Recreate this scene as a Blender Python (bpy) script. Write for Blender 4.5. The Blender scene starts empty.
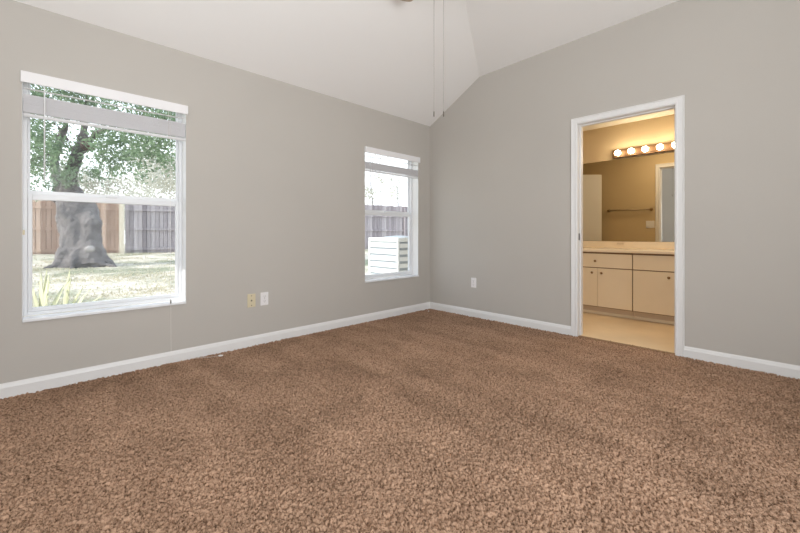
import bpy, bmesh, math, random
import numpy as np
from mathutils import Vector, Matrix

random.seed(7)
rng = np.random.default_rng(11)
S = bpy.context.scene
C = S.collection

# ------------------------------------------------------------------ camera
CAM = Vector((-3.723, -3.271, 0.98))
HEAD = math.radians(45.9)
cam_d = bpy.data.cameras.new('camera')
cam_d.sensor_width = 36.0
cam_d.lens = 373.0 / 800.0 * 36.0
cam_d.shift_y = -32.5 / 800.0
cam_d.clip_start = 0.02
cam = bpy.data.objects.new('camera', cam_d)
C.objects.link(cam)
cam.location = CAM
cam.rotation_euler = (math.pi / 2, 0, HEAD - math.pi / 2)
S.camera = cam

# ------------------------------------------------------------------ world, sun, fill lights, exposure
W = bpy.data.worlds.new('world')
S.world = W
W.use_nodes = True
wn = W.node_tree
bg = wn.nodes['Background']
tc = wn.nodes.new('ShaderNodeTexCoord')
sp = wn.nodes.new('ShaderNodeSeparateXYZ')
cr = wn.nodes.new('ShaderNodeValToRGB')
cr.color_ramp.elements[0].position = 0.0
cr.color_ramp.elements[0].color = (1.0, 0.99, 0.97, 1)
cr.color_ramp.elements[1].position = 0.6
cr.color_ramp.elements[1].color = (0.72, 0.85, 1.0, 1)
wn.links.new(tc.outputs['Generated'], sp.inputs[0])
wn.links.new(sp.outputs['Z'], cr.inputs[0])
wn.links.new(cr.outputs[0], bg.inputs[0])
bg.inputs[1].default_value = 2.05

def add_light(name, kind, energy, color, loc=(0, 0, 0), direction=(0, 0, -1), size=None):
    d = bpy.data.lights.new(name, kind)
    d.energy = energy
    d.color = color
    if kind == 'AREA':
        d.shape = 'RECTANGLE'
        d.size, d.size_y = size
    if kind == 'SUN':
        d.angle = math.radians(0.8)
    o = bpy.data.objects.new(name, d)
    C.objects.link(o)
    o.location = loc
    o.rotation_euler = Vector(direction).to_track_quat('-Z', 'Y').to_euler()
    return o

add_light('sun', 'SUN', 4.5, (1.0, 0.95, 0.86), (0, 0, 9), (0.90, -0.15, -0.58))
# added fill lights outside two made-up openings behind the photographer
add_light('fill_rear', 'AREA', 104, (0.95, 0.98, 1.0), (-3.45, -5.05, 1.35), (0.0, 1, 0.42), (2.1, 1.7))
add_light('fill_side', 'AREA', 44, (0.90, 0.96, 1.0), (-5.3, -2.6, 1.35), (1, 0.0, 0.5), (1.8, 1.5))

# added warm fill light brightening the bathroom, unseen above the doorway
add_light('bathroom_fill', 'AREA', 12, (1.0, 0.78, 0.53), (0.70, -2.2, 2.405), (0.0, 0, -1), (0.5, 0.9))

S.view_settings.view_transform = 'Standard'
S.view_settings.look = 'None'
S.view_settings.gamma = 1.0
S.view_settings.use_curve_mapping = False
S.view_settings.exposure = 0.0
try:
    S.cycles.use_denoising = True
    S.cycles.max_bounces = 12
    S.cycles.diffuse_bounces = 6
    S.cycles.transparent_max_bounces = 24
    S.cycles.sample_clamp_indirect = 6.0
    S.cycles.caustics_reflective = False
    S.cycles.caustics_refractive = False
except Exception:
    pass

# ------------------------------------------------------------------ materials
def mat(name, color, rough=0.6, metal=0.0, noise=None, bump=None, trans=0.0, emit=None, spec=None, amount=0.12):
    m = bpy.data.materials.new(name)
    m.use_nodes = True
    nt = m.node_tree
    b = nt.nodes['Principled BSDF']
    b.inputs['Base Color'].default_value = (*color, 1)
    b.inputs['Roughness'].default_value = rough
    b.inputs['Metallic'].default_value = metal
    if spec is not None:
        b.inputs['Specular IOR Level'].default_value = spec
    co = nt.nodes.new('ShaderNodeTexCoord')
    if noise:
        n = nt.nodes.new('ShaderNodeTexNoise')
        n.inputs['Scale'].default_value = noise
        n.inputs['Detail'].default_value = 5
        nt.links.new(co.outputs['Object'], n.inputs['Vector'])
        r = nt.nodes.new('ShaderNodeValToRGB')
        r.color_ramp.elements[0].position = 0.3
        r.color_ramp.elements[1].position = 0.7
        r.color_ramp.elements[0].color = tuple(c * (1 - amount) for c in color) + (1,)
        r.color_ramp.elements[1].color = tuple(min(1, c * (1 + amount)) for c in color) + (1,)
        nt.links.new(n.outputs[0], r.inputs[0])
        nt.links.new(r.outputs[0], b.inputs['Base Color'])
    if bump:
        n2 = nt.nodes.new('ShaderNodeTexNoise')
        n2.inputs['Scale'].default_value = bump[0]
        n2.inputs['Detail'].default_value = 3
        nt.links.new(co.outputs['Object'], n2.inputs['Vector'])
        bp = nt.nodes.new('ShaderNodeBump')
        bp.inputs['Strength'].default_value = bump[1]
        bp.inputs['Distance'].default_value = bump[2]
        nt.links.new(n2.outputs[0], bp.inputs['Height'])
        nt.links.new(bp.outputs[0], b.inputs['Normal'])
    if emit:
        b.inputs['Emission Color'].default_value = (*emit[0], 1)
        b.inputs['Emission Strength'].default_value = emit[1]
    if trans:
        out = nt.nodes['Material Output']
        t = nt.nodes.new('ShaderNodeBsdfTranslucent')
        t.inputs[0].default_value = (*[min(1, c * 1.3) for c in color], 1)
        mx = nt.nodes.new('ShaderNodeMixShader')
        mx.inputs[0].default_value = trans
        nt.links.new(b.outputs[0], mx.inputs[1])
        nt.links.new(t.outputs[0], mx.inputs[2])
        nt.links.new(mx.outputs[0], out.inputs[0])
    return m

M = {}
M['wall'] = mat('wall_paint', (0.49, 0.462, 0.426), 0.75, noise=1.2, amount=0.02, bump=(170, 0.12, 0.002))
M['ceiling'] = mat('ceiling_paint', (0.87, 0.855, 0.84), 0.85, bump=(120, 0.15, 0.003))
M['bath_wall'] = mat('bathroom_paint', (0.62, 0.49, 0.30), 0.7, bump=(150, 0.15, 0.002))
M['bath_ceiling'] = mat('bathroom_ceiling_paint', (0.80, 0.76, 0.66), 0.8)
M['trim'] = mat('white_trim_paint', (0.77, 0.765, 0.76), 0.35)
M['vinyl'] = mat('white_window_vinyl', (0.74, 0.75, 0.77), 0.35)
M['marble'] = mat('sill_marble', (0.82, 0.83, 0.85), 0.25, noise=14, amount=0.08)
M['slat'] = mat('blind_vinyl', (0.84, 0.83, 0.85), 0.4, trans=0.45)
M['valance'] = mat('valance_vinyl', (0.83, 0.82, 0.83), 0.4)
M['cord'] = mat('white_cord', (0.82, 0.80, 0.77), 0.7)
M['wand'] = mat('clear_wand', (0.80, 0.81, 0.82), 0.2)
M['dark'] = mat('dark_metal', (0.09, 0.075, 0.06), 0.4, 0.5)
M['plate'] = mat('white_plastic', (0.82, 0.80, 0.80), 0.35)
M['almond'] = mat('almond_plastic', (0.66, 0.58, 0.40), 0.4)
M['slot'] = mat('socket_slot', (0.05, 0.045, 0.04), 0.6)
M['cabinet'] = mat('cream_laminate', (0.82, 0.71, 0.53), 0.45, noise=3, amount=0.02)
M['cab_edge'] = mat('wood_edge', (0.26, 0.155, 0.075), 0.6)
M['toe'] = mat('toe_kick_laminate', (0.66, 0.53, 0.38), 0.5)
M['counter'] = mat('cultured_marble', (0.86, 0.76, 0.60), 0.25, noise=5, amount=0.04)
M['ledge'] = mat('ledge_marble', (0.70, 0.61, 0.46), 0.4)
M['bath_floor'] = mat('bath_vinyl_floor', (0.78, 0.63, 0.43), 0.4, noise=2.2, amount=0.09)
M['brass'] = mat('antique_brass', (0.30, 0.19, 0.08), 0.35, 0.85)
M['towel_brass'] = mat('satin_brass', (0.42, 0.33, 0.20), 0.5, 0.4)
M['bar_metal'] = mat('bar_brass', (0.12, 0.06, 0.022), 0.5, 0.3)
M['bulb'] = mat('bulb_glow', (1, 0.9, 0.7), 0.3, emit=((1.0, 0.84, 0.60), 38.0))
M['fan'] = mat('fan_white_enamel', (0.78, 0.77, 0.75), 0.35)
M['blade'] = mat('fan_blade_wood', (0.50, 0.40, 0.31), 0.5, noise=9, amount=0.1)
M['chain'] = mat('chain_metal', (0.30, 0.28, 0.26), 0.5, 0.3)
M['fob'] = mat('fob_bronze', (0.10, 0.08, 0.06), 0.5)
M['bark'] = mat('oak_bark', (0.135, 0.118, 0.112), 0.9, noise=3.2, amount=0.45, bump=(7, 0.8, 0.06))
M['burl'] = mat('oak_burl', (0.15, 0.10, 0.085), 0.9, noise=5, amount=0.3)
M['scar'] = mat('pruning_scar', (0.34, 0.31, 0.29), 0.9)
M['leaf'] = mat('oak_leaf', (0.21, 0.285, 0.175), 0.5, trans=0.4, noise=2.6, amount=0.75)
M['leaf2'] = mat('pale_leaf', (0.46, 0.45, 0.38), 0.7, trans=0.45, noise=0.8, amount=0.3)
M['yucca'] = mat('yucca_blade', (0.76, 0.76, 0.55), 0.5, trans=0.3, noise=6, amount=0.25)
def board_mat(name, c0, c1):
    m = bpy.data.materials.new(name); m.use_nodes = True
    nt = m.node_tree; b = nt.nodes['Principled BSDF']; b.inputs['Roughness'].default_value = 0.9
    co = nt.nodes.new('ShaderNodeTexCoord'); sp = nt.nodes.new('ShaderNodeSeparateXYZ')
    nt.links.new(co.outputs['Object'], sp.inputs[0])
    dv = nt.nodes.new('ShaderNodeMath'); dv.operation = 'DIVIDE'; dv.inputs[1].default_value = 0.145
    fl = nt.nodes.new('ShaderNodeMath'); fl.operation = 'FLOOR'
    wn_ = nt.nodes.new('ShaderNodeTexWhiteNoise'); wn_.noise_dimensions = '1D'
    nt.links.new(sp.outputs['X'], dv.inputs[0]); nt.links.new(dv.outputs[0], fl.inputs[0]); nt.links.new(fl.outputs[0], wn_.inputs['W'])
    mp = nt.nodes.new('ShaderNodeMapping'); mp.inputs['Scale'].default_value = (9, 9, 0.8)
    n = nt.nodes.new('ShaderNodeTexNoise'); n.inputs['Scale'].default_value = 1.0; n.inputs['Detail'].default_value = 4
    nt.links.new(co.outputs['Object'], mp.inputs[0]); nt.links.new(mp.outputs[0], n.inputs['Vector'])
    ad = nt.nodes.new('ShaderNodeMath'); ad.operation = 'ADD'
    nt.links.new(wn_.outputs['Value'], ad.inputs[0]); nt.links.new(n.outputs[0], ad.inputs[1])
    r = nt.nodes.new('ShaderNodeValToRGB')
    r.color_ramp.elements[0].position = 0.35; r.color_ramp.elements[0].color = (*c0, 1)
    r.color_ramp.elements[1].position = 1.0; r.color_ramp.elements[1].color = (*c1, 1)
    hf = nt.nodes.new('ShaderNodeMath'); hf.operation = 'MULTIPLY'; hf.inputs[1].default_value = 0.72
    nt.links.new(ad.outputs[0], hf.inputs[0]); nt.links.new(hf.outputs[0], r.inputs[0]); nt.links.new(r.outputs[0], b.inputs['Base Color'])
    return m
M['fence_tan'] = board_mat('tan_fence_wood', (0.27, 0.165, 0.11), (0.56, 0.40, 0.30))
M['fence_grey'] = board_mat('grey_fence_wood', (0.24, 0.205, 0.215), (0.47, 0.42, 0.43))  # greyer board tones than the tan stretch
M['post'] = mat('post_wood', (0.68, 0.60, 0.47), 0.85)
M['ac'] = mat('ac_enamel', (0.78, 0.79, 0.78), 0.5)
M['ac_dark'] = mat('ac_inside', (0.42, 0.46, 0.50), 0.7)
M['concrete'] = mat('pad_concrete', (0.55, 0.54, 0.52), 0.9)
M['roof'] = mat('stucco', (0.7, 0.68, 0.64), 0.9)
M['house'] = mat('pale_stucco', (0.80, 0.74, 0.68), 0.9)

# mirror
m = bpy.data.materials.new('mirror_glass'); m.use_nodes = True
b = m.node_tree.nodes['Principled BSDF']
b.inputs['Base Color'].default_value = (0.80, 0.79, 0.72, 1); b.inputs['Metallic'].default_value = 1; b.inputs['Roughness'].default_value = 0.015
M['mirror'] = m

# thin window glass: mostly clear, a little reflection and a little diffuse scatter
def glass(name, scatter):
    m = bpy.data.materials.new(name); m.use_nodes = True
    nt = m.node_tree; nt.nodes.clear()
    out = nt.nodes.new('ShaderNodeOutputMaterial')
    tr = nt.nodes.new('ShaderNodeBsdfTransparent'); tr.inputs[0].default_value = (0.97, 0.985, 1.0, 1)
    gl = nt.nodes.new('ShaderNodeBsdfGlossy'); gl.inputs['Roughness'].default_value = 0.02
    tl = nt.nodes.new('ShaderNodeBsdfTranslucent'); tl.inputs[0].default_value = (0.85, 0.9, 1.0, 1)
    m1 = nt.nodes.new('ShaderNodeMixShader'); m1.inputs[0].default_value = 0.003
    m2 = nt.nodes.new('ShaderNodeMixShader'); m2.inputs[0].default_value = scatter
    nt.links.new(tr.outputs[0], m1.inputs[1]); nt.links.new(gl.outputs[0], m1.inputs[2])
    nt.links.new(m1.outputs[0], m2.inputs[1]); nt.links.new(tl.outputs[0], m2.inputs[2])
    nt.links.new(m2.outputs[0], out.inputs[0])
    return m
M['glass'] = glass('clear_glass', 0.01)
M['glass_diffuse'] = glass('diffuse_glass', 0.03)

# carpet
def carpet_material():
    m = bpy.data.materials.new('brown_carpet'); m.use_nodes = True
    nt = m.node_tree; b = nt.nodes['Principled BSDF']
    b.inputs['Roughness'].default_value = 1.0
    b.inputs['Specular IOR Level'].default_value = 0.05
    co = nt.nodes.new('ShaderNodeTexCoord')
    n1 = nt.nodes.new('ShaderNodeTexNoise'); n1.inputs['Scale'].default_value = 105; n1.inputs['Detail'].default_value = 4; n1.inputs['Roughness'].default_value = 0.7
    r1 = nt.nodes.new('ShaderNodeValToRGB')
    r1.color_ramp.elements[0].position = 0.36; r1.color_ramp.elements[0].color = (0.10, 0.054, 0.030, 1)  # dark specks: shade of the pits between tufts, put into the colour
    r1.color_ramp.elements[1].position = 0.54; r1.color_ramp.elements[1].color = (0.475, 0.31, 0.212, 1)
    n2 = nt.nodes.new('ShaderNodeTexNoise'); n2.inputs['Scale'].default_value = 2.3; n2.inputs['Detail'].default_value = 4; n2.inputs['Distortion'].default_value = 0.6
    r2 = nt.nodes.new('ShaderNodeValToRGB')
    r2.color_ramp.elements[0].position = 0.35; r2.color_ramp.elements[0].color = (0.85, 0.84, 0.83, 1)
    r2.color_ramp.elements[1].position = 0.65; r2.color_ramp.elements[1].color = (1.09, 1.085, 1.08, 1)
    mx = nt.nodes.new('ShaderNodeMix'); mx.data_type = 'RGBA'; mx.blend_type = 'MULTIPLY'; mx.inputs[0].default_value = 1
    nt.links.new(co.outputs['Object'], n1.inputs['Vector']); nt.links.new(co.outputs['Object'], n2.inputs['Vector'])
    nt.links.new(n1.outputs[0], r1.inputs[0]); nt.links.new(n2.outputs[0], r2.inputs[0])
    nt.links.new(r1.outputs[0], mx.inputs[6]); nt.links.new(r2.outputs[0], mx.inputs[7])
    mp = nt.nodes.new('ShaderNodeMapping'); mp.inputs['Scale'].default_value = (6.0, 0.9, 1.0); mp.inputs['Rotation'].default_value = (0, 0, 0.35)
    n3 = nt.nodes.new('ShaderNodeTexNoise'); n3.inputs['Scale'].default_value = 1.0; n3.inputs['Detail'].default_value = 3
    r3 = nt.nodes.new('ShaderNodeValToRGB')
    r3.color_ramp.elements[0].position = 0.38; r3.color_ramp.elements[0].color = (0.90, 0.885, 0.875, 1)
    r3.color_ramp.elements[1].position = 0.62; r3.color_ramp.elements[1].color = (1.06, 1.06, 1.06, 1)
    m3 = nt.nodes.new('ShaderNodeMix'); m3.data_type = 'RGBA'; m3.blend_type = 'MULTIPLY'; m3.inputs[0].default_value = 1
    nt.links.new(co.outputs['Object'], mp.inputs[0]); nt.links.new(mp.outputs[0], n3.inputs['Vector']); nt.links.new(n3.outputs[0], r3.inputs[0])
    nt.links.new(mx.outputs[2], m3.inputs[6]); nt.links.new(r3.outputs[0], m3.inputs[7])
    nt.links.new(m3.outputs[2], b.inputs['Base Color'])
    return m
M['carpet'] = carpet_material()

def ground_material():
    m = bpy.data.materials.new('dry_lawn'); m.use_nodes = True
    nt = m.node_tree; b = nt.nodes['Principled BSDF']; b.inputs['Roughness'].default_value = 1
    b.inputs['Specular IOR Level'].default_value = 0.0
    co = nt.nodes.new('ShaderNodeTexCoord')
    n1 = nt.nodes.new('ShaderNodeTexNoise'); n1.inputs['Scale'].default_value = 0.55; n1.inputs['Detail'].default_value = 8; n1.inputs['Roughness'].default_value = 0.65
    r1 = nt.nodes.new('ShaderNodeValToRGB')
    e = r1.color_ramp.elements
    e[0].position = 0.42; e[0].color = (0.32, 0.32, 0.22, 1)
    e[1].position = 0.56; e[1].color = (0.70, 0.62, 0.51, 1)
    n2 = nt.nodes.new('ShaderNodeTexNoise'); n2.inputs['Scale'].default_value = 14; n2.inputs['Detail'].default_value = 5
    r2 = nt.nodes.new('ShaderNodeValToRGB')
    r2.color_ramp.elements[0].position = 0.35; r2.color_ramp.elements[0].color = (0.6, 0.6, 0.6, 1)
    r2.color_ramp.elements[1].position = 0.65; r2.color_ramp.elements[1].color = (1.1, 1.1, 1.1, 1)
    mx = nt.nodes.new('ShaderNodeMix'); mx.data_type = 'RGBA'; mx.blend_type = 'MULTIPLY'; mx.inputs[0].default_value = 1
    nt.links.new(co.outputs['Object'], n1.inputs['Vector']); nt.links.new(co.outputs['Object'], n2.inputs['Vector'])
    nt.links.new(n1.outputs[0], r1.inputs[0]); nt.links.new(n2.outputs[0], r2.inputs[0])
    nt.links.new(r1.outputs[0], mx.inputs[6]); nt.links.new(r2.outputs[0], mx.inputs[7])
    nt.links.new(mx.outputs[2], b.inputs['Base Color'])
    return m
M['lawn'] = ground_material()
M['grass'] = mat('grass_blade', (0.52, 0.47, 0.34), 0.9, noise=1.2, amount=0.35, trans=0.3)

# ------------------------------------------------------------------ helpers
def obj(name, bm, material, parent=None, smooth=False, bevel=0.0, segs=2):
    me = bpy.data.meshes.new(name)
    bmesh.ops.recalc_face_normals(bm, faces=bm.faces[:])
    bm.to_mesh(me); bm.free()
    if smooth:
        for p in me.polygons: p.use_smooth = True
    me.materials.append(M[material] if isinstance(material, str) else material)
    o = bpy.data.objects.new(name, me)
    C.objects.link(o)
    if parent is not None: o.parent = parent
    if bevel:
        bv = o.modifiers.new('bevel', 'BEVEL'); bv.width = bevel; bv.segments = segs; bv.limit_method = 'ANGLE'
    return o

def raw(name, verts, faces, material, parent=None, smooth=False):
    me = bpy.data.meshes.new(name)
    me.from_pydata(verts, [], faces)
    me.materials.append(M[material])
    if smooth:
        for p in me.polygons: p.use_smooth = True
    o = bpy.data.objects.new(name, me); C.objects.link(o)
    if parent is not None: o.parent = parent
    return o

def empty(name, loc, label, cat, group=None):
    o = bpy.data.objects.new(name, None); C.objects.link(o)
    o.location = loc; o.empty_display_size = 0.05
    o['label'] = label; o['category'] = cat
    if group: o['group'] = group
    return o

def tag(o, label, cat, group=None, kind=None):
    o['label'] = label; o['category'] = cat
    if group: o['group'] = group
    if kind: o['kind'] = kind
    return o

def struct(o):
    o['kind'] = 'structure'; return o

def box(bm, x0, x1, y0, y1, z0, z1):
    vs = [bm.verts.new((x, y, z)) for x in (x0, x1) for y in (y0, y1) for z in (z0, z1)]
    for f in ((0, 1, 3, 2), (4, 6, 7, 5), (0, 4, 5, 1), (2, 3, 7, 6), (0, 2, 6, 4), (1, 5, 7, 3)):
        bm.faces.new([vs[i] for i in f])

def boxes(*bs):
    bm = bmesh.new()
    for b_ in bs: box(bm, *b_)
    return bm

def prism(bm, pts, axis, a, b_):
    """pts: 2D outline in the two other axes (in xyz order), extruded along axis a..b_"""
    def p3(p, t):
        l = list(p); l.insert(axis, t); return l
    v0 = [bm.verts.new(p3(p, a)) for p in pts]; v1 = [bm.verts.new(p3(p, b_)) for p in pts]
    n = len(pts)
    bm.faces.new(v0); bm.faces.new(v1[::-1])
    for i in range(n): bm.faces.new((v0[i], v0[(i + 1) % n], v1[(i + 1) % n], v1[i]))

def tube(bm, pts, rad, n=10, cap=True):
    pts = [Vector(p) for p in pts]
    if not hasattr(rad, '__len__'): rad = [rad] * len(pts)
    rings = []
    up = None
    for i, p in enumerate(pts):
        d = (pts[min(i + 1, len(pts) - 1)] - pts[max(i - 1, 0)]).normalized()
        if up is None:
            up = Vector((0, 0, 1)) if abs(d.z) < 0.9 else Vector((1, 0, 0))
        s = d.cross(up).normalized(); up = s.cross(d).normalized()
        rings.append([bm.verts.new(p + (s * math.cos(2 * math.pi * k / n) + up * math.sin(2 * math.pi * k / n)) * rad[i]) for k in range(n)])
    for a_, b_ in zip(rings, rings[1:]):
        for k in range(n): bm.faces.new((a_[k], a_[(k + 1) % n], b_[(k + 1) % n], b_[k]))
    if cap:
        bm.faces.new(rings[0][::-1]); bm.faces.new(rings[-1])

def lathe(bm, prof, c, axis='Z', n=24):
    rings = []
    for r, h in prof:
        ring = []
        for k in range(n):
            a = 2 * math.pi * k / n
            u, v = r * math.cos(a), r * math.sin(a)
            p = {'Z': (u, v, h), 'X': (h, u, v), 'Y': (u, h, v)}[axis]
            ring.append(bm.verts.new((c[0] + p[0], c[1] + p[1], c[2] + p[2])))
        rings.append(ring)
    for a_, b_ in zip(rings, rings[1:]):
        for k in range(n): bm.faces.new((a_[k], a_[(k + 1) % n], b_[(k + 1) % n], b_[k]))
    bm.faces.new(rings[0][::-1]); bm.faces.new(rings[-1])

def sphere(bm, c, r, u=20, v=14, sc=(1, 1, 1)):
    bmesh.ops.create_uvsphere(bm, u_segments=u, v_segments=v, radius=r,
                              matrix=Matrix.Translation(c) @ Matrix.Diagonal((*sc, 1)))

def copy_tree(o, parent=None):
    c = o.copy(); C.objects.link(c)
    if parent is not None: c.parent = parent
    for ch in list(o.children): copy_tree(ch, c)
    return c

# ------------------------------------------------------------------ room shell
XL, YB = -4.9, -4.6          # far side and rear wall of the bedroom (behind the camera)
T = 0.17                     # outside wall thickness
TB = 0.115                   # wall between bedroom and bathroom
W1 = (-3.796, -2.892); W2 = (-1.100, -0.228)
WZ = (0.435, 1.985); WZ2 = (0.435, 1.963)
H = 3.7
D0, D1, DZ = -2.648, -1.888, 2.032

# wall with the two windows
struct(obj('wall_left', boxes(
    (XL - T, W1[0], 0, T, -0.3, H), (W1[1], W2[0], 0, T, -0.3, H), (W2[1], 0.0, 0, T, -0.3, H),
    (W1[0], W1[1], 0, T, -0.3, WZ[0]), (W1[0], W1[1], 0, T, WZ[1], H),
    (W2[0], W2[1], 0, T, -0.3, WZ[0]), (W2[0], W2[1], 0, T, WZ2[1], H)), 'wall'))
# wall with the bathroom doorway
bm = boxes((0, TB, D1 + 0.02, T, -0.1, H), (0, TB, YB - T, D0 - 0.02, -0.1, H), (0, TB, D0 - 0.02, D1 + 0.02, DZ + 0.02, H))
struct(obj('wall_right', bm, 'wall'))
# walls behind the photographer, with openings made up for the fill lights
struct(obj('wall_rear', boxes((XL - T, -4.25, YB - T, YB, -0.1, H), (-1.75, 0, YB - T, YB, -0.1, H),
    (-4.25, -1.75, YB - T, YB, 2.5, H), (-4.25, -1.75, YB - T, YB, -0.1, 0.4)), 'wall'))
struct(obj('wall_side', boxes((XL - T, XL, YB, -3.55, -0.1, H), (XL - T, XL, -1.65, 0, -0.1, H),
    (XL - T, XL, -3.55, -1.65, 2.4, H), (XL - T, XL, -3.55, -1.65, -0.1, 0.6)), 'wall'))

# unseen wall added outside the side opening to block the low sun
struct(obj('wall_sun_block', boxes((XL - 1.6, XL - 1.5, YB - 2, T, -0.3, H)), 'roof'))

# vaulted ceiling: slope up from the window wall, slope up from the doorway wall, flat above
za, ka, zb, kb, ks, zc = 2.404, 0.550, 2.812, 0.267, 0.022, 3.40
def zz(q, p): return min(za + ka * p, zb + kb * q + ks * p, zc)
p0 = (zb - za) / (ka - ks); pc = (zc - za) / ka; qc = (zc - zb - ks * pc) / kb; qd = (zc - zb - ks * 4.7) / kb
polys = [[(-0.02, 0), (5.0, 0), (5.0, pc), (qc, pc), (0, p0)],
         [(0, p0), (qc, pc), (qd, 4.7), (0, 4.7)],
         [(qc, pc), (5.0, pc), (5.0, 4.7), (qd, 4.7)]]
polys[0][0] = (0, 0)
bm = bmesh.new()
for up in (0, 0.12):
    for po in polys:
        bm.faces.new([bm.verts.new((-q, -p, zz(q, p) + up)) for q, p in po])
struct(obj('ceiling', bm, 'ceiling'))
struct(obj('roof_light_block', boxes((XL - 1.7, 2.6, YB - 0.8, T + 0.05, H, H + 0.1), (XL - 0.8, 2.6, T, T + 0.62, 2.50, 2.6),
    (XL - 0.8, 2.6, T, T + 0.05, 2.6, H)), 'roof'))  # unseen roof slab and eave, added to block light leaks and sun

# bathroom shell
BX, BY0, BY1, BH = 1.76, -0.5, -3.3, 2.42
struct(obj('wall_bathroom', boxes((BX, BX + 0.1, BY1 - .1, BY0 + .1, -0.1, H), (TB, BX, BY0, BY0 + 0.1, -0.1, H), (TB, BX, BY1 - 0.1, BY1, -0.1, H),
    (TB, TB + 0.004, BY1, D0 - 0.02, 0, BH), (TB, TB + 0.004, D1 + 0.02, BY0, 0, BH), (TB, TB + 0.004, D0 - 0.02, D1 + 0.02, DZ + 0.02, BH)), 'bath_wall'))
struct(obj('ceiling_bathroom', boxes((TB, BX, BY1, BY0, BH, BH + 0.05)), 'bath_ceiling'))
struct(obj('floor_bathroom', boxes((0.03, BX, BY1, BY0, -0.06, -0.001)), 'bath_floor'))

# carpeted floor with its real pile relief
def smooth_noise(nx, ny, cell):
    gx, gy = int(nx / cell) + 3, int(ny / cell) + 3
    g = rng.random((gx, gy)).astype(np.float32)
    x = np.arange(nx) / cell; y = np.arange(ny) / cell
    xi = x.astype(int); yi = y.astype(int)
    fx = x - xi; fy = y - yi
    fx = fx * fx * (3 - 2 * fx); fy = fy * fy * (3 - 2 * fy)
    a = g[xi][:, yi]; b_ = g[xi + 1][:, yi]; c_ = g[xi][:, yi + 1]; d_ = g[xi + 1][:, yi + 1]
    fx = fx[:, None]; fy = fy[None]
    return (a * (1 - fx) + b_ * fx) * (1 - fy) + (c_ * (1 - fx) + d_ * fx) * fy

def carpet(x0, x1, y0, y1, step):
    nx, ny = int((x1 - x0) / step) + 1, int((y1 - y0) / step) + 1
    xs = np.linspace(x0, x1, nx); ys = np.linspace(y0, y1, ny)
    n = smooth_noise(nx, ny, 2.6); n2 = smooth_noise(nx, ny, 1.5); n3 = smooth_noise(nx, ny, 40)
    rid = np.minimum(np.abs(2 * n - 1) * 3.4, 1.0) ** 0.8
    h = 0.021 * rid * (0.6 + 0.4 * n2) + 0.006 * n2 + 0.004 * n3 - 0.026
    X, Y = np.meshgrid(xs, ys, indexing='ij')
    X = X + (smooth_noise(nx, ny, 2.1) - .5) * step * 1.3; Y = Y + (smooth_noise(nx, ny, 2.1) - .5) * step * 1.3
    co = np.stack([X, Y, h], -1).astype(np.float32).reshape(-1)
    i = np.arange(nx * ny).reshape(nx, ny)
    q = np.stack([i[:-1, :-1], i[1:, :-1], i[1:, 1:], i[:-1, 1:]], -1).reshape(-1, 4)
    me = bpy.data.meshes.new('floor')
    me.vertices.add(nx * ny); me.vertices.foreach_set('co', co)
    me.loops.add(q.size); me.loops.foreach_set('vertex_index', q.reshape(-1).astype(np.int32))
    me.polygons.add(len(q)); me.polygons.foreach_set('loop_start', np.arange(0, q.size, 4, dtype=np.int32))
    me.polygons.foreach_set('loop_total', np.full(len(q), 4, dtype=np.int32))
    me.update(calc_edges=True); me.validate()
    me.shade_smooth()
    me.materials.append(M['carpet'])
    o = bpy.data.objects.new('floor', me); C.objects.link(o)
    return o
struct(carpet(XL - 0.01, 0.045, YB - 0.01, 0.01, 0.0043))
struct(obj('floor_slab', boxes((XL - T, 0.03, YB - T, T, -0.3, -0.03)), 'concrete'))

# baseboards
def base_prof(s=1):
    return [(0, -0.012), (0.014, -0.012), (0.014, 0.055), (0.011, 0.062), (0.009, 0.072), (0.004, 0.082), (0, 0.082)]
bm = bmesh.new(); prism(bm, [(-a, z) for a, z in base_prof()], 0, XL, 0.0)
struct(obj('baseboard_left', bm, 'trim'))
bm = bmesh.new(); prism(bm, [(-a, z) for a, z in base_prof()], 1, -1.831, -0.012)
struct(obj('baseboard_right', bm, 'trim'))
bm = bmesh.new(); prism(bm, [(-a, z) for a, z in base_prof()], 1, YB, -2.708)
struct(obj('baseboard_right_front', bm, 'trim'))

# doorway: casing both sides, jamb lining, strike plate
CW = 0.060
door = obj('door_1', boxes((-0.001, TB + 0.001, D1, D1 + 0.02, -0.01, DZ + 0.02), (-0.001, TB + 0.001, D0 - 0.02, D0, -0.01, DZ + 0.02),
                            (-0.001, TB + 0.001, D0, D1, DZ, DZ + 0.02)), 'trim')
struct(door)
def casing(x0, sgn, name):
    pr = [(0.0, 0.012), (0.010, 0.016), (0.018, 0.011), (0.045, 0.013), (0.054, 0.017), (CW, 0.009)]
    bm = bmesh.new()
    r = 0.005
    path = [(D1 + 0.003, -0.01), (D1 + 0.003, DZ + 0.003), (D0 - 0.003, DZ + 0.003), (D0 - 0.003, -0.01)]
    rings = []
    for k, (y, z) in enumerate(path):
        oy = 1 if k < 2 else -1; oz = 0 if k in (0, 3) else 1
        ring = []
        for w, t in [(0, 0)] + pr + [(CW, 0)]:
            ring.append(bm.verts.new((x0 + sgn * t, y + oy * w, z + oz * w)))
        rings.append(ring)
    n = len(rings[0])
    for a_, b_ in zip(rings, rings[1:]):
        for k in range(n): bm.faces.new((a_[k], a_[(k + 1) % n], b_[(k + 1) % n], b_[k]))
    bm.faces.new(rings[0]); bm.faces.new(rings[-1])
    return obj(name, bm, 'trim', door)
casing(0, -1, 'casing'); casing(TB + 0.004, 1, 'casing')
obj('door_stop', boxes((0.045, 0.080, D1 - 0.011, D1, -0.005, DZ), (0.045, 0.080, D0, D0 + 0.011, -0.005, DZ), (0.045, 0.080, D0 + .011, D1 - .011, DZ - 0.011, DZ)), 'trim', door)
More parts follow.
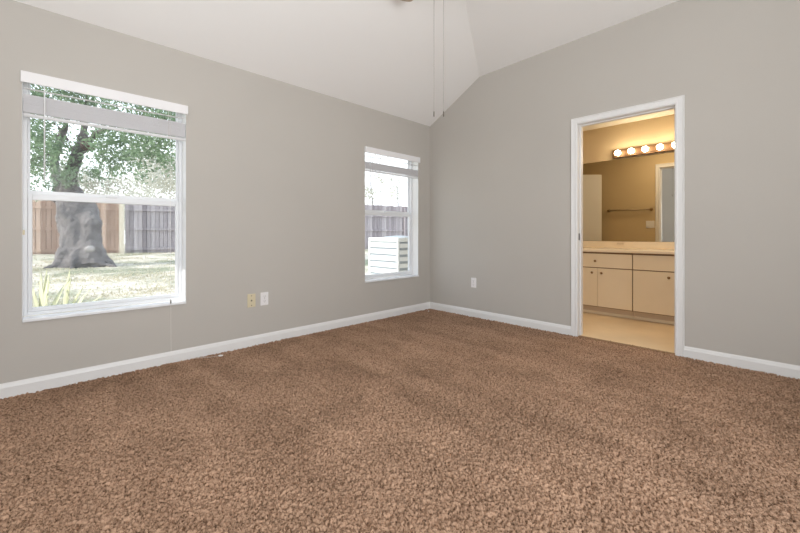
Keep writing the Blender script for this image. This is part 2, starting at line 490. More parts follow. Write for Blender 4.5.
obj('strike_plate', boxes((0.012, 0.038, D1 - 0.0022, D1, 0.92, 0.985)), 'dark', door)
obj('threshold_strip', boxes((-0.004, 0.034, D0 + 0.001, D1 - 0.001, -0.03, 0.0005)), 'cab_edge', door)

# ------------------------------------------------------------------ windows
def make_window(n, x0, x1, z1):
    z0 = 0.455
    root = obj('window_%d' % n, boxes((x0, x0 + 0.022, 0.105, T - 0.001, z0, z1), (x1 - 0.022, x1, 0.105, T - 0.001, z0, z1),
        (x0 + .022, x1 - .022, 0.105, T - 0.001, z1 - 0.010, z1), (x0 + .022, x1 - .022, 0.105, T - 0.001, z0, z0 + 0.022)), 'vinyl', bevel=0.002)
    struct(root)
    zm = 1.232
    a, b_ = x0 + 0.0225, x1 - 0.0225
    up = obj('upper_sash', boxes((a, a + 0.012, 0.142, 0.160, zm, z1 - 0.0105), (b_ - 0.012, b_, 0.142, 0.160, zm, z1 - 0.0105),
        (a + .012, b_ - .012, 0.142, 0.160, z1 - 0.022, z1 - 0.0105), (a + .012, b_ - .012, 0.142, 0.160, zm, zm + 0.032)), 'vinyl', root)
    obj('glass', boxes((a + 0.010, b_ - 0.010, 0.150, 0.1515, zm + 0.03, z1 - 0.020)), 'glass', up)
    lo = obj('lower_sash', boxes((a, a + 0.022, 0.112, 0.138, z0 + 0.0225, zm + 0.008), (b_ - 0.022, b_, 0.112, 0.138, z0 + 0.0225, zm + 0.008),
        (a + .022, b_ - .022, 0.112, 0.138, zm - 0.030, zm + 0.008), (a + .022, b_ - .022, 0.112, 0.138, z0 + 0.0225, z0 + 0.048)), 'vinyl', root, bevel=0.0025)
    obj('glass', boxes((a + 0.020, b_ - 0.020, 0.124, 0.1255, z0 + 0.046, zm - 0.028)), 'glass_diffuse', lo)
    obj('sash_lock', boxes(((x0 + x1) / 2 - 0.03, (x0 + x1) / 2 + 0.03, 0.108, 0.136, zm + 0.0085, zm + 0.02)), 'vinyl', lo, bevel=0.003)
    for sx in (a + 0.03, b_ - 0.045):
        obj('tilt_latch', boxes((sx, sx + 0.015, 0.107, 0.112, zm - 0.004, zm + 0.006)), 'vinyl', lo)
    obj('sill', boxes((x0 + 0.001, x1 - 0.001, -0.018, 0.1045, WZ[0], 0.4545)), 'marble', root, bevel=0.004)
    return root
win1 = make_window(1, *W1, WZ[1])
win2 = make_window(2, *W2, WZ2[1])
# white plaster returns lining the openings
for zt_, (a, b_), w in ((WZ[1], W1, win1), (WZ2[1], W2, win2)):
    obj('return', boxes((a, a + 0.0012, 0.001, 0.1045, 0.4547, zt_ - .0015), (b_ - 0.0012, b_, 0.001, 0.1045, 0.4547, zt_ - .0015), (a, b_, 0.001, 0.1045, zt_ - 0.0014, zt_)), 'trim', w)

# blinds: valance, two loose slats, stacked slats, bottom rail, wand, lift cord
def make_blind(zo, x0, x1, loc_label, wand_x, cord_x, cord_pts, zt, zstack, zbot, loose, wand_len):
    root = empty('window_blind', ((x0 + x1) / 2, 0, zt), loc_label, 'blind', 'raised horizontal blinds')
    off = Vector(root.location)
    def add(name, bm, m_, **k):
        bmesh.ops.translate(bm, verts=bm.verts[:], vec=-off)
        return obj(name, bm, m_, root if 'parent' not in k else k['parent'], smooth=k.get('smooth', False), bevel=k.get('bevel', 0))
    v = add('valance', boxes((x0 - 0.006, x1 + 0.008, -0.030, -0.022, zt - 0.068, zt), (x0 - 0.006, x0 - .001, -.022, -.0005, zt - .068, zt), (x1 + .003, x1 + 0.008, -.022, -.0005, zt - .068, zt)), 'valance', bevel=0.002)
    add('headrail', boxes((x0 + 0.004, x1 - 0.004, -0.018, 0.028, zo - 0.042, zo - 0.003)), 'valance')
    yc = 0.010
    def slat_bm(z, tilt=0.0, th=0.0034):
        bm = bmesh.new()
        pts = []
        n = 5
        for i in range(n + 1):
            t = i / n - 0.5
            pts.append((yc + t * 0.030, z + tilt * t * 0.030 + 0.0010 * (1 - 4 * t * t)))
        pts2 = [(y, q + th) for y, q in pts[::-1]]
        prism(bm, pts + pts2, 0, x0 + 0.006, x1 - 0.006)
        return bm
    first = add('slat', slat_bm(zstack), 'slat')
    for z in loose: add('slat', slat_bm(z, 0.05, 0.003), 'slat')
    k = int((zstack - zbot - 0.018) / 0.0042)
    for i in range(1, k):
        c = first.copy(); C.objects.link(c); c.location = (random.uniform(-.0006, .0006), random.uniform(-.001, .001), -0.0042 * i)
    add('bottom_rail', boxes((x0 + 0.006, x1 - 0.006, yc - 0.015, yc + 0.015, zbot - 0.001, zbot + 0.016)), 'slat', bevel=0.002)
    for lx in (x0 + 0.10, x1 - 0.12):
        bm = bmesh.new(); tube(bm, [(lx, yc - 0.0165, zo - 0.045), (lx, yc - 0.0165, zbot)], 0.0011, 6)
        add('ladder_cord', bm, 'cord')
    bm = bmesh.new(); tube(bm, [(wand_x, -0.026, zt - 0.07), (wand_x, -0.028, zt - 0.09), (wand_x, -0.028, zt - 0.07 - wand_len)], [0.003, 0.0036, 0.0036], 8)
    add('tilt_wand', bm, 'wand', smooth=True)
    bm = bmesh.new(); tube(bm, cord_pts, 0.0009, 6)
    lc = add('lift_cord', bm, 'cord', smooth=True)
    return root, lc, off

blind1, lc1, off1 = make_blind(WZ[1], W1[0], W1[1], 'white horizontal blind raised to the top of the large left window', -3.696, -3.0,
    [(-3.005, -0.024, 1.90), (-3.005, -0.027, 0.70), (-3.003, -0.030, 0.45), (-3.000, -0.022, 0.2), (-2.998, -0.020, 0.06), (-2.985, -0.024, 0.016), (-2.94, -0.036, 0.010), (-2.86, -0.060, 0.011), (-2.78, -0.105, 0.010), (-2.70, -0.138, 0.011)],
    1.980, 1.842, 1.712, (1.882,), 0.60)
bm = bmesh.new(); lathe(bm, [(0.0015, -0.02), (0.006, -0.014), (0.0075, 0.0), (0.005, 0.014), (0.002, 0.018)], (0, 0, 0), 'X', 12)
bmesh.ops.transform(bm, verts=bm.verts[:], matrix=Matrix.Translation(Vector((-2.682, -0.147, 0.013)) - off1) @ Matrix.Rotation(math.radians(-28), 4, 'Z'))
obj('tassel', bm, 'plate', lc1, smooth=True)
bm = bmesh.new(); lathe(bm, [(0.002, -0.016), (0.005, -0.012), (0.006, 0.006), (0.0025, 0.016)], Vector((-3.003, -0.031, 0.468)) - off1, 'Z', 10)
obj('cord_joiner', bm, 'chain', lc1, smooth=True)

blind2, lc2, off2 = make_blind(WZ2[1], W2[0], W2[1], 'white horizontal blind raised to the top of the narrow window by the corner', -1.045, -0.3,
    [(-0.31, -0.024, 1.88), (-0.31, -0.026, 1.2), (-0.31, -0.026, 0.95)],
    1.957, 1.79, 1.690, (1.855,), 0.42)
# blind hold-down clip on the left jamb
obj('hold_down_clip', boxes((W1[0] + 0.0015, W1[0] + 0.012, 0.004, 0.018, 0.975, 1.005)), 'almond', win1, bevel=0.002)

# ------------------------------------------------------------------ wall plates
def wall_plate(name, label, cat, pos, face, w=0.072, h=0.116, material='plate', kind='duplex', group=None):
    """face 'A': on the window wall (faces -y); 'B': on the doorway wall (faces -x); 'C': bathroom side (faces +x)"""
    r = empty(name, pos, label, cat, group)
    r.rotation_euler = (0, 0, {'A': 0, 'B': -math.pi / 2, 'C': math.pi / 2}[face])
    obj('plate', boxes((-w / 2, w / 2, -0.0055, 0.0005, -h / 2, h / 2)), material, r, bevel=0.002)
    if kind == 'duplex':
        for zc_ in (-0.021, 0.021):
            bm = bmesh.new()
            lathe(bm, [(0.0165, -0.0075), (0.0165, -0.005)], (0, 0, zc_), 'Y', 20)
            s = obj('socket', bm, material, r)
            obj('slots', boxes((-0.008, -0.006, -0.0079, -0.0074, zc_ - 0.002, zc_ + 0.007), (0.006, 0.008, -0.0079, -0.0074, zc_ - 0.002, zc_ + 0.007),
                (-0.002, 0.002, -0.0079, -0.0074, zc_ - 0.010, zc_ - 0.006)), 'slot', s)
        bm = bmesh.new(); lathe(bm, [(0.003, -0.0070), (0.003, -0.005)], (0, 0, 0), 'Y', 10); obj('screw', bm, 'chain', r)
    elif kind == 'jack':
        obj('jack', boxes((-0.006, 0.006, -0.0062, -0.0056, -0.006, 0.006)), 'slot', r)
        for zc_ in (-0.042, 0.042):
            bm = bmesh.new(); lathe(bm, [(0.0038, -0.0070), (0.0038, -0.005)], (0, 0, zc_), 'Y', 10); obj('screw', bm, 'slot', r)
    else:
        for xc in (-w / 4, w / 4):
            obj('rocker', boxes((xc - 0.016, xc + 0.016, -0.009, -0.005, -0.033, 0.033)), material, r, bevel=0.002)
    return r
wall_plate('phone_jack_plate', 'almond yellow jack plate left of the white outlet on window wall', 'wall plate', (-2.377, 0, 0.394), 'A', material='almond', kind='jack')
wall_plate('wall_outlet', 'white outlet beside the almond plate under the window wall', 'outlet', (-2.259, 0, 0.396), 'A')
wall_plate('wall_outlet', 'white outlet on doorway wall between corner and bathroom door', 'outlet', (0, -0.693, 0.400), 'B')
wall_plate('light_switch', 'cream double switch plate under the towel bar, seen in bathroom mirror', 'switch', (TB + 0.004, -1.755, 1.135), 'C', w=0.116, h=0.116, kind='rocker')

# small white scrap on the carpet near the corner
bm = boxes((-0.012, 0.012, -0.007, 0.007, 0, 0.006)); o = obj('paper_scrap', bm, 'plate', bevel=0.002); o.location = (-0.175, -0.13, 0.001); o.rotation_euler = (0, 0, 0.6)
tag(o, 'tiny white scrap lying on the carpet near the far corner', 'scrap')

# ------------------------------------------------------------------ bathroom
VX = 1.13
def knob(parent, x, y, z, off):
    bm = bmesh.new(); lathe(bm, [(0.005, 0.0), (0.005, -0.012), (0.013, -0.016), (0.0145, -0.022), (0.010, -0.027), (0.003, -0.029)], Vector((x, y, z)) - off, 'X', 16)
    return obj('knob', bm, 'brass', parent, smooth=True)

def vanity_cabinet(y0, y1, label, drawer_knob):
    """y0 > y1; two doors under one drawer front"""
    c = (y0 + y1) / 2
    r = empty('vanity_cabinet', (1.4, c, 0), label, 'cabinet')
    off = Vector(r.location)
    def add(name, bm, m_, parent=None, **k):
        bmesh.ops.translate(bm, verts=bm.verts[:], vec=-off)
        return obj(name, bm, m_, parent or r, **k)
    add('body', boxes((VX + 0.012, BX - 0.001, y1 + 0.001, y0 - 0.001, 0.098, 0.762)), 'cab_edge')
    add('toe_kick', boxes((VX + 0.075, BX - 0.05, y1 + 0.001, y0 - 0.001, 0.0, 0.098)), 'toe')
    add('toe_moulding', boxes((VX + 0.065, VX + 0.0745, y1 + 0.001, y0 - 0.001, 0.0, 0.035)), 'cabinet', bevel=0.003)
    g = 0.004
    dr = add('drawer', boxes((VX - 0.006, VX + 0.0115, y1 + g, y0 - g, 0.578, 0.742)), 'cabinet', bevel=0.0015)
    if drawer_knob: knob(dr, VX - 0.006, c + 0.02, 0.655, off)
    for (a, b_, ky) in ((y0 - g, c + g / 2, c + 0.055), (c - g / 2, y1 + g, c - 0.050)):
        d = add('door', boxes((VX - 0.006, VX + 0.0115, b_, a, 0.106, 0.567)), 'cabinet', bevel=0.0015)
        knob(d, VX - 0.006, ky, 0.512, off)
    return r
vanity_cabinet(-1.325, -2.065, 'cream vanity cabinet with a knobbed drawer above two doors, left part of vanity', True)
vanity_cabinet(-2.066, -2.86, 'cream vanity cabinet with a plain knobless front panel above its door, right part', False)
vanity_cabinet(-0.51, -1.324, 'cream vanity cabinet hidden behind the left door jamb', True)

# counter with backsplash and an oval sink bowl
ctr = empty('vanity_countertop', (1.4, -1.7, 0.762), 'cream cultured marble vanity top with low backsplash under the mirror', 'countertop')
bm = boxes((VX - 0.022, BX - 0.001, -2.87 + 1.7, -0.505 + 1.7, 0, 0.036))
bmesh.ops.translate(bm, verts=bm.verts[:], vec=(-1.4, 0, 0))
obj('deck', bm, 'counter', ctr, bevel=0.008, segs=4)
obj('backsplash', boxes((BX - 0.022 - 1.4, BX - 0.001 - 1.4, -2.87 + 1.7, -0.505 + 1.7, 0.036, 0.120)), 'counter', ctr, bevel=0.004)
# small ledge in a darker beige on the backsplash
o = obj('splash_ledge', boxes((-0.010, 0, -0.040, 0.040, -0.010, 0.012), (-0.016, -0.010, -0.040, 0.040, -0.010, -0.005)), 'ledge', None, bevel=0.003)
tag(o, 'small beige ledge fixed to the backsplash under the mirror', 'soap ledge'); o.location = (BX - 0.0225, -1.775, 0.854)

# mirror
o = obj('wall_mirror', boxes((BX - 0.008, BX - 0.001, -2.80, -0.52, 0.885, 1.962)), 'mirror')
tag(o, 'wide frameless mirror on bathroom wall above the vanity top', 'mirror')

# vanity light bar with globe bulbs
lb = empty('vanity_light_bar', (BX, -2.145, 2.03), 'brass strip light above the bathroom mirror with round globe bulbs', 'light fixture')
obj('back_plate', boxes((-0.045, -0.001, -0.46, 0.46, -0.052, 0.052)), 'bar_metal', lb, bevel=0.008)
bm = boxes((-0.052, -0.0455, -0.455, 0.455, -0.030, 0.030)); obj('centre_strip', bm, 'bar_metal', lb, bevel=0.002)
for i in range(6):
    y = 0.38 - 0.152 * i
    bm = bmesh.new(); lathe(bm, [(0.026, -0.046), (0.026, -0.062), (0.020, -0.072)], (0, y, 0), 'X', 20)
    so = obj('lamp_socket', bm, 'bar_metal', lb, smooth=False)
    bm = bmesh.new(); sphere(bm, (-0.100, y, 0), 0.0345)
    obj('bulb', bm, 'bulb', so, smooth=True)

# towel bar on the bathroom side of the doorway wall (seen in the mirror)
tb = empty('towel_bar', (TB + 0.004, -1.46, 1.38), 'brass towel bar on bathroom wall, seen in the mirror', 'towel bar')
for s in (-0.31, 0.31):
    bm = bmesh.new(); lathe(bm, [(0.024, 0.0), (0.024, 0.008), (0.012, 0.014), (0.012, 0.045), (0.016, 0.062), (0.010, 0.072)], (0, s, 0), 'X', 16)
    obj('bracket', bm, 'brass', tb, smooth=True)
bm = bmesh.new(); tube(bm, [(0.052, -0.31, 0), (0.052, 0.31, 0)], 0.014, 14); obj('bar', bm, 'towel_brass', tb, smooth=True)

# open door leaf at the end of the bathroom (seen in the mirror)
dl = empty('bathroom_door_leaf', (0.80, -0.53, 0), 'cream open door leaf at end of bathroom, seen in mirror', 'door')
dl.rotation_euler = (0, 0, math.radians(225))
obj('panel', boxes((0.0, 0.76, -0.018, 0.018, 0.01, 2.0)), 'trim', dl, bevel=0.002)
for z in (0.25, 1.0, 1.8):
    bm = bmesh.new(); tube(bm, [(0.0, -0.022, z), (0.0, -0.022, z + 0.09)], 0.006, 8); obj('hinge', bm, 'brass', dl)

# ------------------------------------------------------------------ ceiling fan (hub just above the frame; a blade tip and two pull chains show)
def cam_point(px, depth, z):
    F = Vector((math.cos(HEAD), math.sin(HEAD), 0)); R = Vector((math.sin(HEAD), -math.cos(HEAD), 0))
    p = CAM + F * depth + R * ((px - 400) / 373.0 * depth); p.z = z
    return p
hub = cam_point(438.8, 2.4, 0)
ceil_z = zz(-hub.x, -hub.y)
fan = empty('ceiling_fan', (hub.x, hub.y, ceil_z), 'ceiling fan above the room with brown blades and two hanging pull chains', 'ceiling fan')
def frel(z): return z - ceil_z
bm = bmesh.new(); lathe(bm, [(0.075, frel(ceil_z) + 0.03), (0.075, -0.03), (0.03, -0.075)], (0, 0, 0)); obj('canopy', bm, 'fan', fan, smooth=False)
bm = bmesh.new(); tube(bm, [(0, 0, -0.06), (0, 0, frel(3.02))], 0.012, 12); obj('downrod', bm, 'fan', fan, smooth=True)
bm = bmesh.new(); lathe(bm, [(0.03, frel(3.03)), (0.10, frel(3.01)), (0.135, frel(2.96)), (0.135, frel(2.91)), (0.10, frel(2.885)), (0.06, frel(2.88))], (0, 0, 0), n=32); obj('motor_housing', bm, 'fan', fan)
bm = bmesh.new(); lathe(bm, [(0.055, frel(2.88)), (0.055, frel(2.80)), (0.04, frel(2.785))], (0, 0, 0), n=24); obj('switch_housing', bm, 'fan', fan)
tip = cam_point(404.3, 2.4 + 0.625, 0)
ang0 = math.atan2(tip.y - hub.y, tip.x - hub.x); rad = (Vector((tip.x, tip.y)) - Vector((hub.x, hub.y))).length
for k in range(5):
    a = ang0 + k * 2 * math.pi / 5
    bm = bmesh.new()
    out = []
    for r_, w in [(0.17, 0.050), (0.24, 0.058), (rad - 0.045, 0.064), (rad - 0.018, 0.058), (rad - 0.004, 0.040), (rad, 0.015)]:
        out.append((r_, w))
    pts = [(r_, w) for r_, w in out] + [(r_, -w) for r_, w in out[::-1]]
    prism(bm, pts, 2, frel(2.868), frel(2.876))
    bl = obj('blade', bm, 'blade', fan); bl.rotation_euler = (0, 0, a)
    o = obj('blade_iron', boxes((0.09, 0.25, -0.02, 0.02, frel(2.8765), frel(2.882))), 'dark', bl)
Rv = Vector((math.sin(HEAD), -math.cos(HEAD), 0))
for px in (434.0, 443.6):
    s = (px - 438.8) / 373 * 2.4
    bx_, by_ = Rv.x * s, Rv.y * s
    bm = bmesh.new(); tube(bm, [(bx_, by_, frel(2.80)), (bx_, by_, frel(1.77))], 0.0014, 6)
    ch = obj('pull_chain', bm, 'chain', fan)
    bm = bmesh.new(); lathe(bm, [(0.0015, frel(1.772)), (0.0038, frel(1.765)), (0.0042, frel(1.742)), (0.002, frel(1.734))], (bx_, by_, 0), n=10)
    obj('chain_pull', bm, 'fob', ch, smooth=True)

# ------------------------------------------------------------------ outside
def gz(y): return -0.15 + 0.0247 * (y - 0.0)
bm = bmesh.new()
nx, ny = 60, 44
vs = {}
for i in range(nx + 1):
    for j in range(ny + 1):
        x = -30 + 90 * i / nx; y = T + 30 * (j / ny) ** 1.3
        vs[i, j] = bm.verts.new((x, y, gz(min(y, 18)) + random.uniform(-0.02, 0.02)))
for i in range(nx):
    for j in range(ny): bm.faces.new((vs[i, j], vs[i + 1, j], vs[i + 1, j + 1], vs[i, j + 1]))
struct(obj('ground', bm, 'lawn', smooth=True))

# grass
NB = 26000
gv, gf = [], []
for k in range(NB):
    y = 0.8 + 14 * random.random() ** 1.5
    x = -4.6 + random.random() * (1.6 + 0.5 * y)
    patch = math.sin(x * 1.7 + 2.1 * math.sin(y * 0.8)) + math.sin(y * 2.3 + x * 0.6)
    if patch < 0.1 and random.random() < 0.75: continue
    h = random.uniform(0.02, 0.06); a = random.random() * 6.28; w = random.uniform(0.004, 0.010) * (1 + y * 0.12)
    lx, ly = random.uniform(-.03, .03), random.uniform(-.03, .03)
    z = gz(y) - 0.01; n = len(gv)
    gv += [(x - w * math.cos(a), y - w * math.sin(a), z), (x + w * math.cos(a), y + w * math.sin(a), z), (x + lx, y + ly, z + h)]
    gf.append((n, n + 1, n + 2))
tag(raw('grass', gv, gf, 'grass'), 'patchy short grass growing on the dry lawn behind the window', 'grass', kind='stuff')

# fence, seen from its rail side, running away to the right
FA, FB = Vector((-9.0, 17.0, 0)), Vector((24.0, 8.6, 0))
FD = (FB - FA).normalized(); FN = Vector((-FD.y, FD.x, 0))
def fence_at(x):  # point on the fence line with this x
    t = (x - FA.x) / FD.x; return FA + FD * t
def fence(x0, x1, material, label, tall=0.0):
    a, b_ = fence_at(x0), fence_at(x1)
    L = (b_ - a).length
    r = empty('wooden_fence', (a.x, a.y, 0.16), label, 'fence')
    r.rotation_euler = (0, 0, math.atan2(FD.y, FD.x))
    bm = bmesh.new(); x = 0
    while x < L:
        w = 0.125; t = random.uniform(-0.007, 0.007); h = 1.98 + tall + random.uniform(-0.02, 0.02)
        box(bm, x, min(x + w, L), 0.04 + t, 0.058 + t, random.uniform(0, 0.03), h)
        box(bm, x + w - 0.02, min(x + 0.165, L), 0.070, 0.080, 0.02, h - 0.03)
        x += 0.145
    obj('boards', bm, material, r)
    for z in (0.22, 1.02, 1.80):
        obj('rail', boxes((0, L, -0.02, 0.032, z - 0.045, z + 0.045)), material, r)
    x = 0.0
    while x < L - 0.3:
        if x > 0.1 :
            obj('fence_post', boxes((x - 0.045, x + 0.045, -0.11, -0.021, -0.2, 1.9 + tall)), material, r)
        x += 2.5 if L > 9 else 100
    return r
PX = -1.34
fence(-9.0, PX - 0.06, 'fence_tan', 'tan brown board fence behind the oak trunk, left stretch of fence', 0.09)
fence(PX + 0.09, 3.9, 'fence_grey', 'grey board fence right of the pale post, seen in large window', 0.05)
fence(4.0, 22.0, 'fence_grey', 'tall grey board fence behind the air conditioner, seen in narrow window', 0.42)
p = fence_at(PX)
o = obj('fence_post', boxes((-0.075, 0.075, -0.16, -0.04, -0.2, 2.0)), 'post'); o.location = (p.x, p.y, 0.16); o.rotation_euler = (0, 0, math.atan2(FD.y, FD.x))
tag(o, 'pale wooden fence post between the tan and the grey fence stretch', 'post')

# big oak: skin of tubes merged by remesh into one trunk
def px3(px, v, depth):
    F = Vector((math.cos(HEAD), math.sin(HEAD), 0)); R = Vector((math.sin(HEAD), -math.cos(HEAD), 0))
    return CAM + F * depth + R * ((px - 400) / 373.0 * depth) + Vector((0, 0, (234 - v) / 373.0 * depth))
DT = 10.3
base = px3(82, 267, DT)
oak = empty('oak_tree', base, 'large leaning oak tree with thick grey trunk standing on lawn outside window', 'tree')
def rel(p): return tuple(p - base)
bm = bmesh.new()
k = DT / 373.0
def br(pts, n=16):
    tube(bm, [rel(px3(a, b_, d)) for a, b_, d, r_ in pts], [r_ * k for a, b_, d, r_ in pts], n)
br([(82, 272, DT, 25), (82, 262, DT, 21), (81, 250, DT, 18), (81, 235, DT, 17), (79, 218, DT, 18), (76, 203, DT, 17), (68, 192, DT + .1, 10.5), (67, 180, DT + .1, 7)])
br([(93, 264, DT - .2, 12), (91, 240, DT - .2, 9), (92, 222, DT - .2, 9), (87, 208, DT, 8), (76, 194, DT, 6)])
br([(72, 200, DT, 12), (70, 185, DT, 9), (71, 170, DT, 6.5), (77, 156, DT, 6.5), (83, 143, DT, 6), (85, 130, DT, 4.5), (84, 110, DT, 3.5), (88, 85, DT, 2.5)])
br([(62, 200, DT + .3, 9), (57, 185, DT + .5, 5), (55, 165, DT + .8, 5), (60, 140, DT + 1, 5), (67, 122, DT + 1, 4.5), (74, 100, DT + 1, 3)])
br([(85, 145, DT, 4.5), (95, 135, DT - .2, 3.5), (108, 128, DT - .4, 2.6), (125, 122, DT - .4, 1.8)])
br([(60, 150, DT + .8, 3), (45, 155, DT + .8, 3), (32, 160, DT + .8, 3.5), (10, 165, DT + .8, 3)])
br([(75, 160, DT, 2.5), (68, 140, DT, 1.8), (60, 128, DT - .2, 1.5), (50, 120, DT - .3, 1.2)])
br([(92, 259, DT - .2, 8), (102, 263, DT - .2, 4.5), (112, 266, DT - .2, 2.5), (122, 268.5, DT - .2, 1.2)])
for a, d_ in ((200, 1.2), (250, .9), (330, 1.5), (20, 1.0), (290, .8)):   # root flare
    a = math.radians(a); c = Vector((math.cos(a), math.sin(a), 0))
    tube(bm, [tuple(c * 0.35 + Vector((0, 0, 0.40))), tuple(c * 0.58 + Vector((0, 0, 0.12))), tuple(c * (0.62 + d_ * 0.25) + Vector((0, 0, -0.08)))], [0.26, 0.14, 0.04], 12)
tr = obj('trunk', bm, 'bark', oak, smooth=True)
rm = tr.modifiers.new('remesh', 'REMESH'); rm.mode = 'VOXEL'; rm.voxel_size = 0.035; rm.use_smooth_shade = True
tx = bpy.data.textures.new('bark_lumps', 'CLOUDS'); tx.noise_scale = 0.35
dm = tr.modifiers.new('lumps', 'DISPLACE'); dm.texture = tx; dm.strength = 0.14; dm.mid_level = 0.75
tx2 = bpy.data.textures.new('bark_ridges', 'CLOUDS'); tx2.noise_scale = 0.10; tx2.noise_depth = 3
dm2 = tr.modifiers.new('ridges', 'DISPLACE'); dm2.texture = tx2; dm2.strength = 0.07; dm2.mid_level = 0.6
bm = bmesh.new(); sphere(bm, rel(px3(88, 146, DT - .1)), 0.17, sc=(1, 1, 0.8)); obj('burl', bm, 'burl', oak, smooth=True)
bm = bmesh.new(); sphere(bm, rel(px3(90, 249, DT - .62)), 0.11, sc=(1, 0.6, 0.75)); obj('pruning_scar', bm, 'scar', oak, smooth=True)

def leaves(name, blobs, count, size, material, parent=None, origin=Vector((0, 0, 0)), flat=0.8):
    """blobs: centre, radius list; leaves gathered in little sprays"""
    tw = sum(r ** 2 for _, r in blobs)
    V, Fc = [], []
    for c, r in blobs:
        for _ in range(int(count * r * r / tw / 7)):
            d = rng.normal(size=3); d /= np.linalg.norm(d); q = rng.random() ** 0.5 * r
            s = np.array(c) + d * q * np.array([1, 1, flat])
            for _ in range(7):
                p_ = s + rng.normal(size=3) * size * 1.5
                u = rng.normal(size=3); u /= np.linalg.norm(u); w = rng.normal(size=3); w -= u * (u @ w); w /= np.linalg.norm(w)
                l_ = size * rng.uniform(0.6, 1.2); b_ = l_ * 0.45
                n = len(V)
                for q_ in (p_ - u * l_, p_ + w * b_, p_ + u * l_, p_ - w * b_): V.append(tuple(q_ - np.array(origin)))
                Fc.append((n, n + 1, n + 2, n + 3))
    return raw(name, V, Fc, material, parent)
bl = []
for px, v, d, r in ((38, 100, 10, .9), (38, 135, 9.8, .7), (36, 165, 10, .55), (55, 150, 9.6, .55), (58, 175, 9.7, .5), (62, 110, 11, .6), (45, 185, 10.4, .3),
                    (100, 110, 10.5, .5), (108, 140, 10, .7), (105, 165, 10.2, .55), (128, 130, 9.8, .7), (125, 155, 10, .65), (150, 125, 9.8, .75), (148, 150, 9.6, .6),
                    (165, 140, 9.4, .6), (170, 120, 9.6, .7), (138, 172, 10, .3), (168, 160, 9.8, .4), (115, 95, 10, .5), (150, 95, 9.5, .6), (80, 95, 10, .5), (30, 190, 10, .25),
                    (20, 140, 10, 1.0), (190, 120, 9.4, .9), (70, 60, 10, 1.4), (140, 60, 10, 1.5), (20, 60, 10, 1.3), (92, 175, 10.4, .3)):
    bl.append((tuple(px3(px, v, d)), r))
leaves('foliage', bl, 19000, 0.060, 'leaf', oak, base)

# further trees beyond the fence
def far_tree(px, d, zc_, r, count, label, sz=0.10):
    c = px3(px, 234, d); b0 = Vector((c.x, c.y, 0.2))
    t = empty('garden_tree', b0, label, 'tree', 'pale trees beyond the fence')
    bm = bmesh.new(); tube(bm, [(0, 0, -0.1), (0.1, 0, zc_ * 0.5), (0, 0.1, zc_)], [0.07, 0.05, 0.02], 10); obj('trunk', bm, 'bark', t, smooth=True)
    bb = [(tuple(np.array((c.x, c.y, zc_)) + rng.normal(size=3) * r * 0.55), r * rng.uniform(.4, .7)) for _ in range(9)]
    leaves('foliage', bb, count, sz, 'leaf2', t, b0)
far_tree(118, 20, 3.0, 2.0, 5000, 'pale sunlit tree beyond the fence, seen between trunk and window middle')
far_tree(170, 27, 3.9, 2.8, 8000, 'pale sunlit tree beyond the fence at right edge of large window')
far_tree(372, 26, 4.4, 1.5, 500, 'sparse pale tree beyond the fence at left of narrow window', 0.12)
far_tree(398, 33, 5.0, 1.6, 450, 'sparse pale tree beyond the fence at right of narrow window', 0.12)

# yucca below the window
def yucca(px, d, n, label, lean):
    c = px3(px, 234, d); b0 = Vector((c.x, c.y, gz(c.y)))
    r = empty('yucca_plant', b0, label, 'plant', 'yucca plants below the window')
    for i in range(n):
        a = random.uniform(-0.9, 0.9); side = lean[i % len(lean)]
        dirv = Vector((math.sin(HEAD), -math.cos(HEAD), 0)) * side + Vector((math.cos(HEAD), math.sin(HEAD), 0)) * random.uniform(-.15, .15)
        hgt = random.uniform(0.62, 0.80) * (1 - 0.25 * abs(side)); w = random.uniform(0.016, 0.022)
        per = Vector((math.sin(HEAD), -math.cos(HEAD), 0)); V, Fc = [], []
        for s in range(9):
            t = s / 8; ctr_ = dirv * (t * t * 0.6) + Vector((0, 0, hgt * t * (1 - 0.15 * abs(side) * t)))
            ww = w * (0.6 + 1.6 * t) * (1 - t ** 3)
            V += [tuple(ctr_ - per * ww), tuple(ctr_ + Vector((0.006, -0.004, 0)) * 1.0), tuple(ctr_ + per * ww), tuple(ctr_ + Vector((0, 0.003, 0)))]
            if s:
                m0 = 4 * (s - 1); m1 = 4 * s
                for e in range(4): Fc.append((m0 + e, m0 + (e + 1) % 4, m1 + (e + 1) % 4, m1 + e))
        raw('blade', V, Fc, 'yucca', r, smooth=True)
    return r
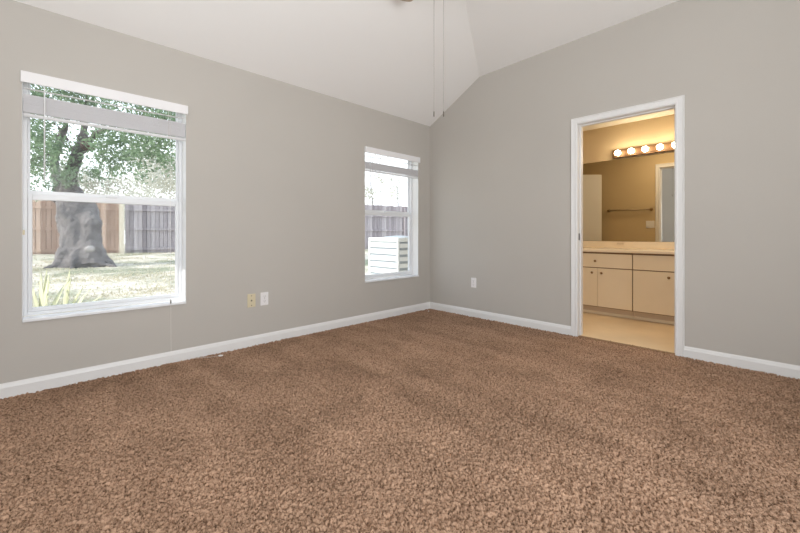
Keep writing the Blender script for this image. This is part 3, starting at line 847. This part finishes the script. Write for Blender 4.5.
yucca(42, 3.35, 7, 'striped yellow-green spiky plant at the left corner below the large window', (-.35, -.06, .02, .1, -.2, .3, -.1))
yucca(63, 3.55, 5, 'striped spiky plant right of its twin, leaning right below large window', (.12, .42, .25, .6, .35))

# air conditioning condenser
ac = empty('air_conditioner_unit', (0.36, 0.96, gz(0.96)), 'white louvred air conditioning condenser standing outside the narrow window', 'air conditioner')
g0 = gz(0.96); zt = 0.925 - g0; hx, hy = 0.35, 0.34
obj('pad', boxes((-0.42, 0.42, -0.41, 0.41, -0.05, 0.05)), 'concrete', ac)
obj('core', boxes((-hx + .03, hx - .03, -hy + .03, hy - .03, 0.06, zt - 0.06)), 'ac_dark', ac)
obj('top_cover', boxes((-hx, hx, -hy, hy, zt - 0.06, zt)), 'ac', ac, bevel=0.01)
obj('base_pan', boxes((-hx, hx, -hy, hy, 0.05, 0.10)), 'ac', ac, bevel=0.006)
for sx in (-1, 1):
    for sy in (-1, 1):
        x = sx * (hx - 0.03); y = sy * (hy - 0.03)
        obj('corner_post', boxes((min(x, x + sx * .029), max(x, x + sx * .029), min(y, y + sy * .029), max(y, y + sy * .029), 0.10, zt - 0.06)), 'ac', ac)
for face in range(4):
    bm = bmesh.new(); z = 0.12
    while z < zt - 0.09:
        if face == 0: box(bm, -hx + 0.001, -hx + 0.028, -hy + 0.04, hy - 0.04, z, z + 0.072)
        if face == 1: box(bm, hx - 0.028, hx - 0.001, -hy + 0.04, hy - 0.04, z, z + 0.072)
        if face == 2: box(bm, -hx + 0.04, hx - 0.04, -hy + 0.001, -hy + 0.028, z, z + 0.060)  # narrower louvres bare more grey-blue core, this side's shade put into the shape
        if face == 3: box(bm, -hx + 0.04, hx - 0.04, hy - 0.028, hy - 0.001, z, z + 0.060)
        z += 0.098
    obj('louvre_panel', bm, 'ac', ac)
bm = bmesh.new(); lathe(bm, [(0.24, zt + 0.0005), (0.24, zt + 0.012), (0.05, zt + 0.03)], (0, 0, 0), n=32); obj('fan_grille', bm, 'ac_dark', ac)
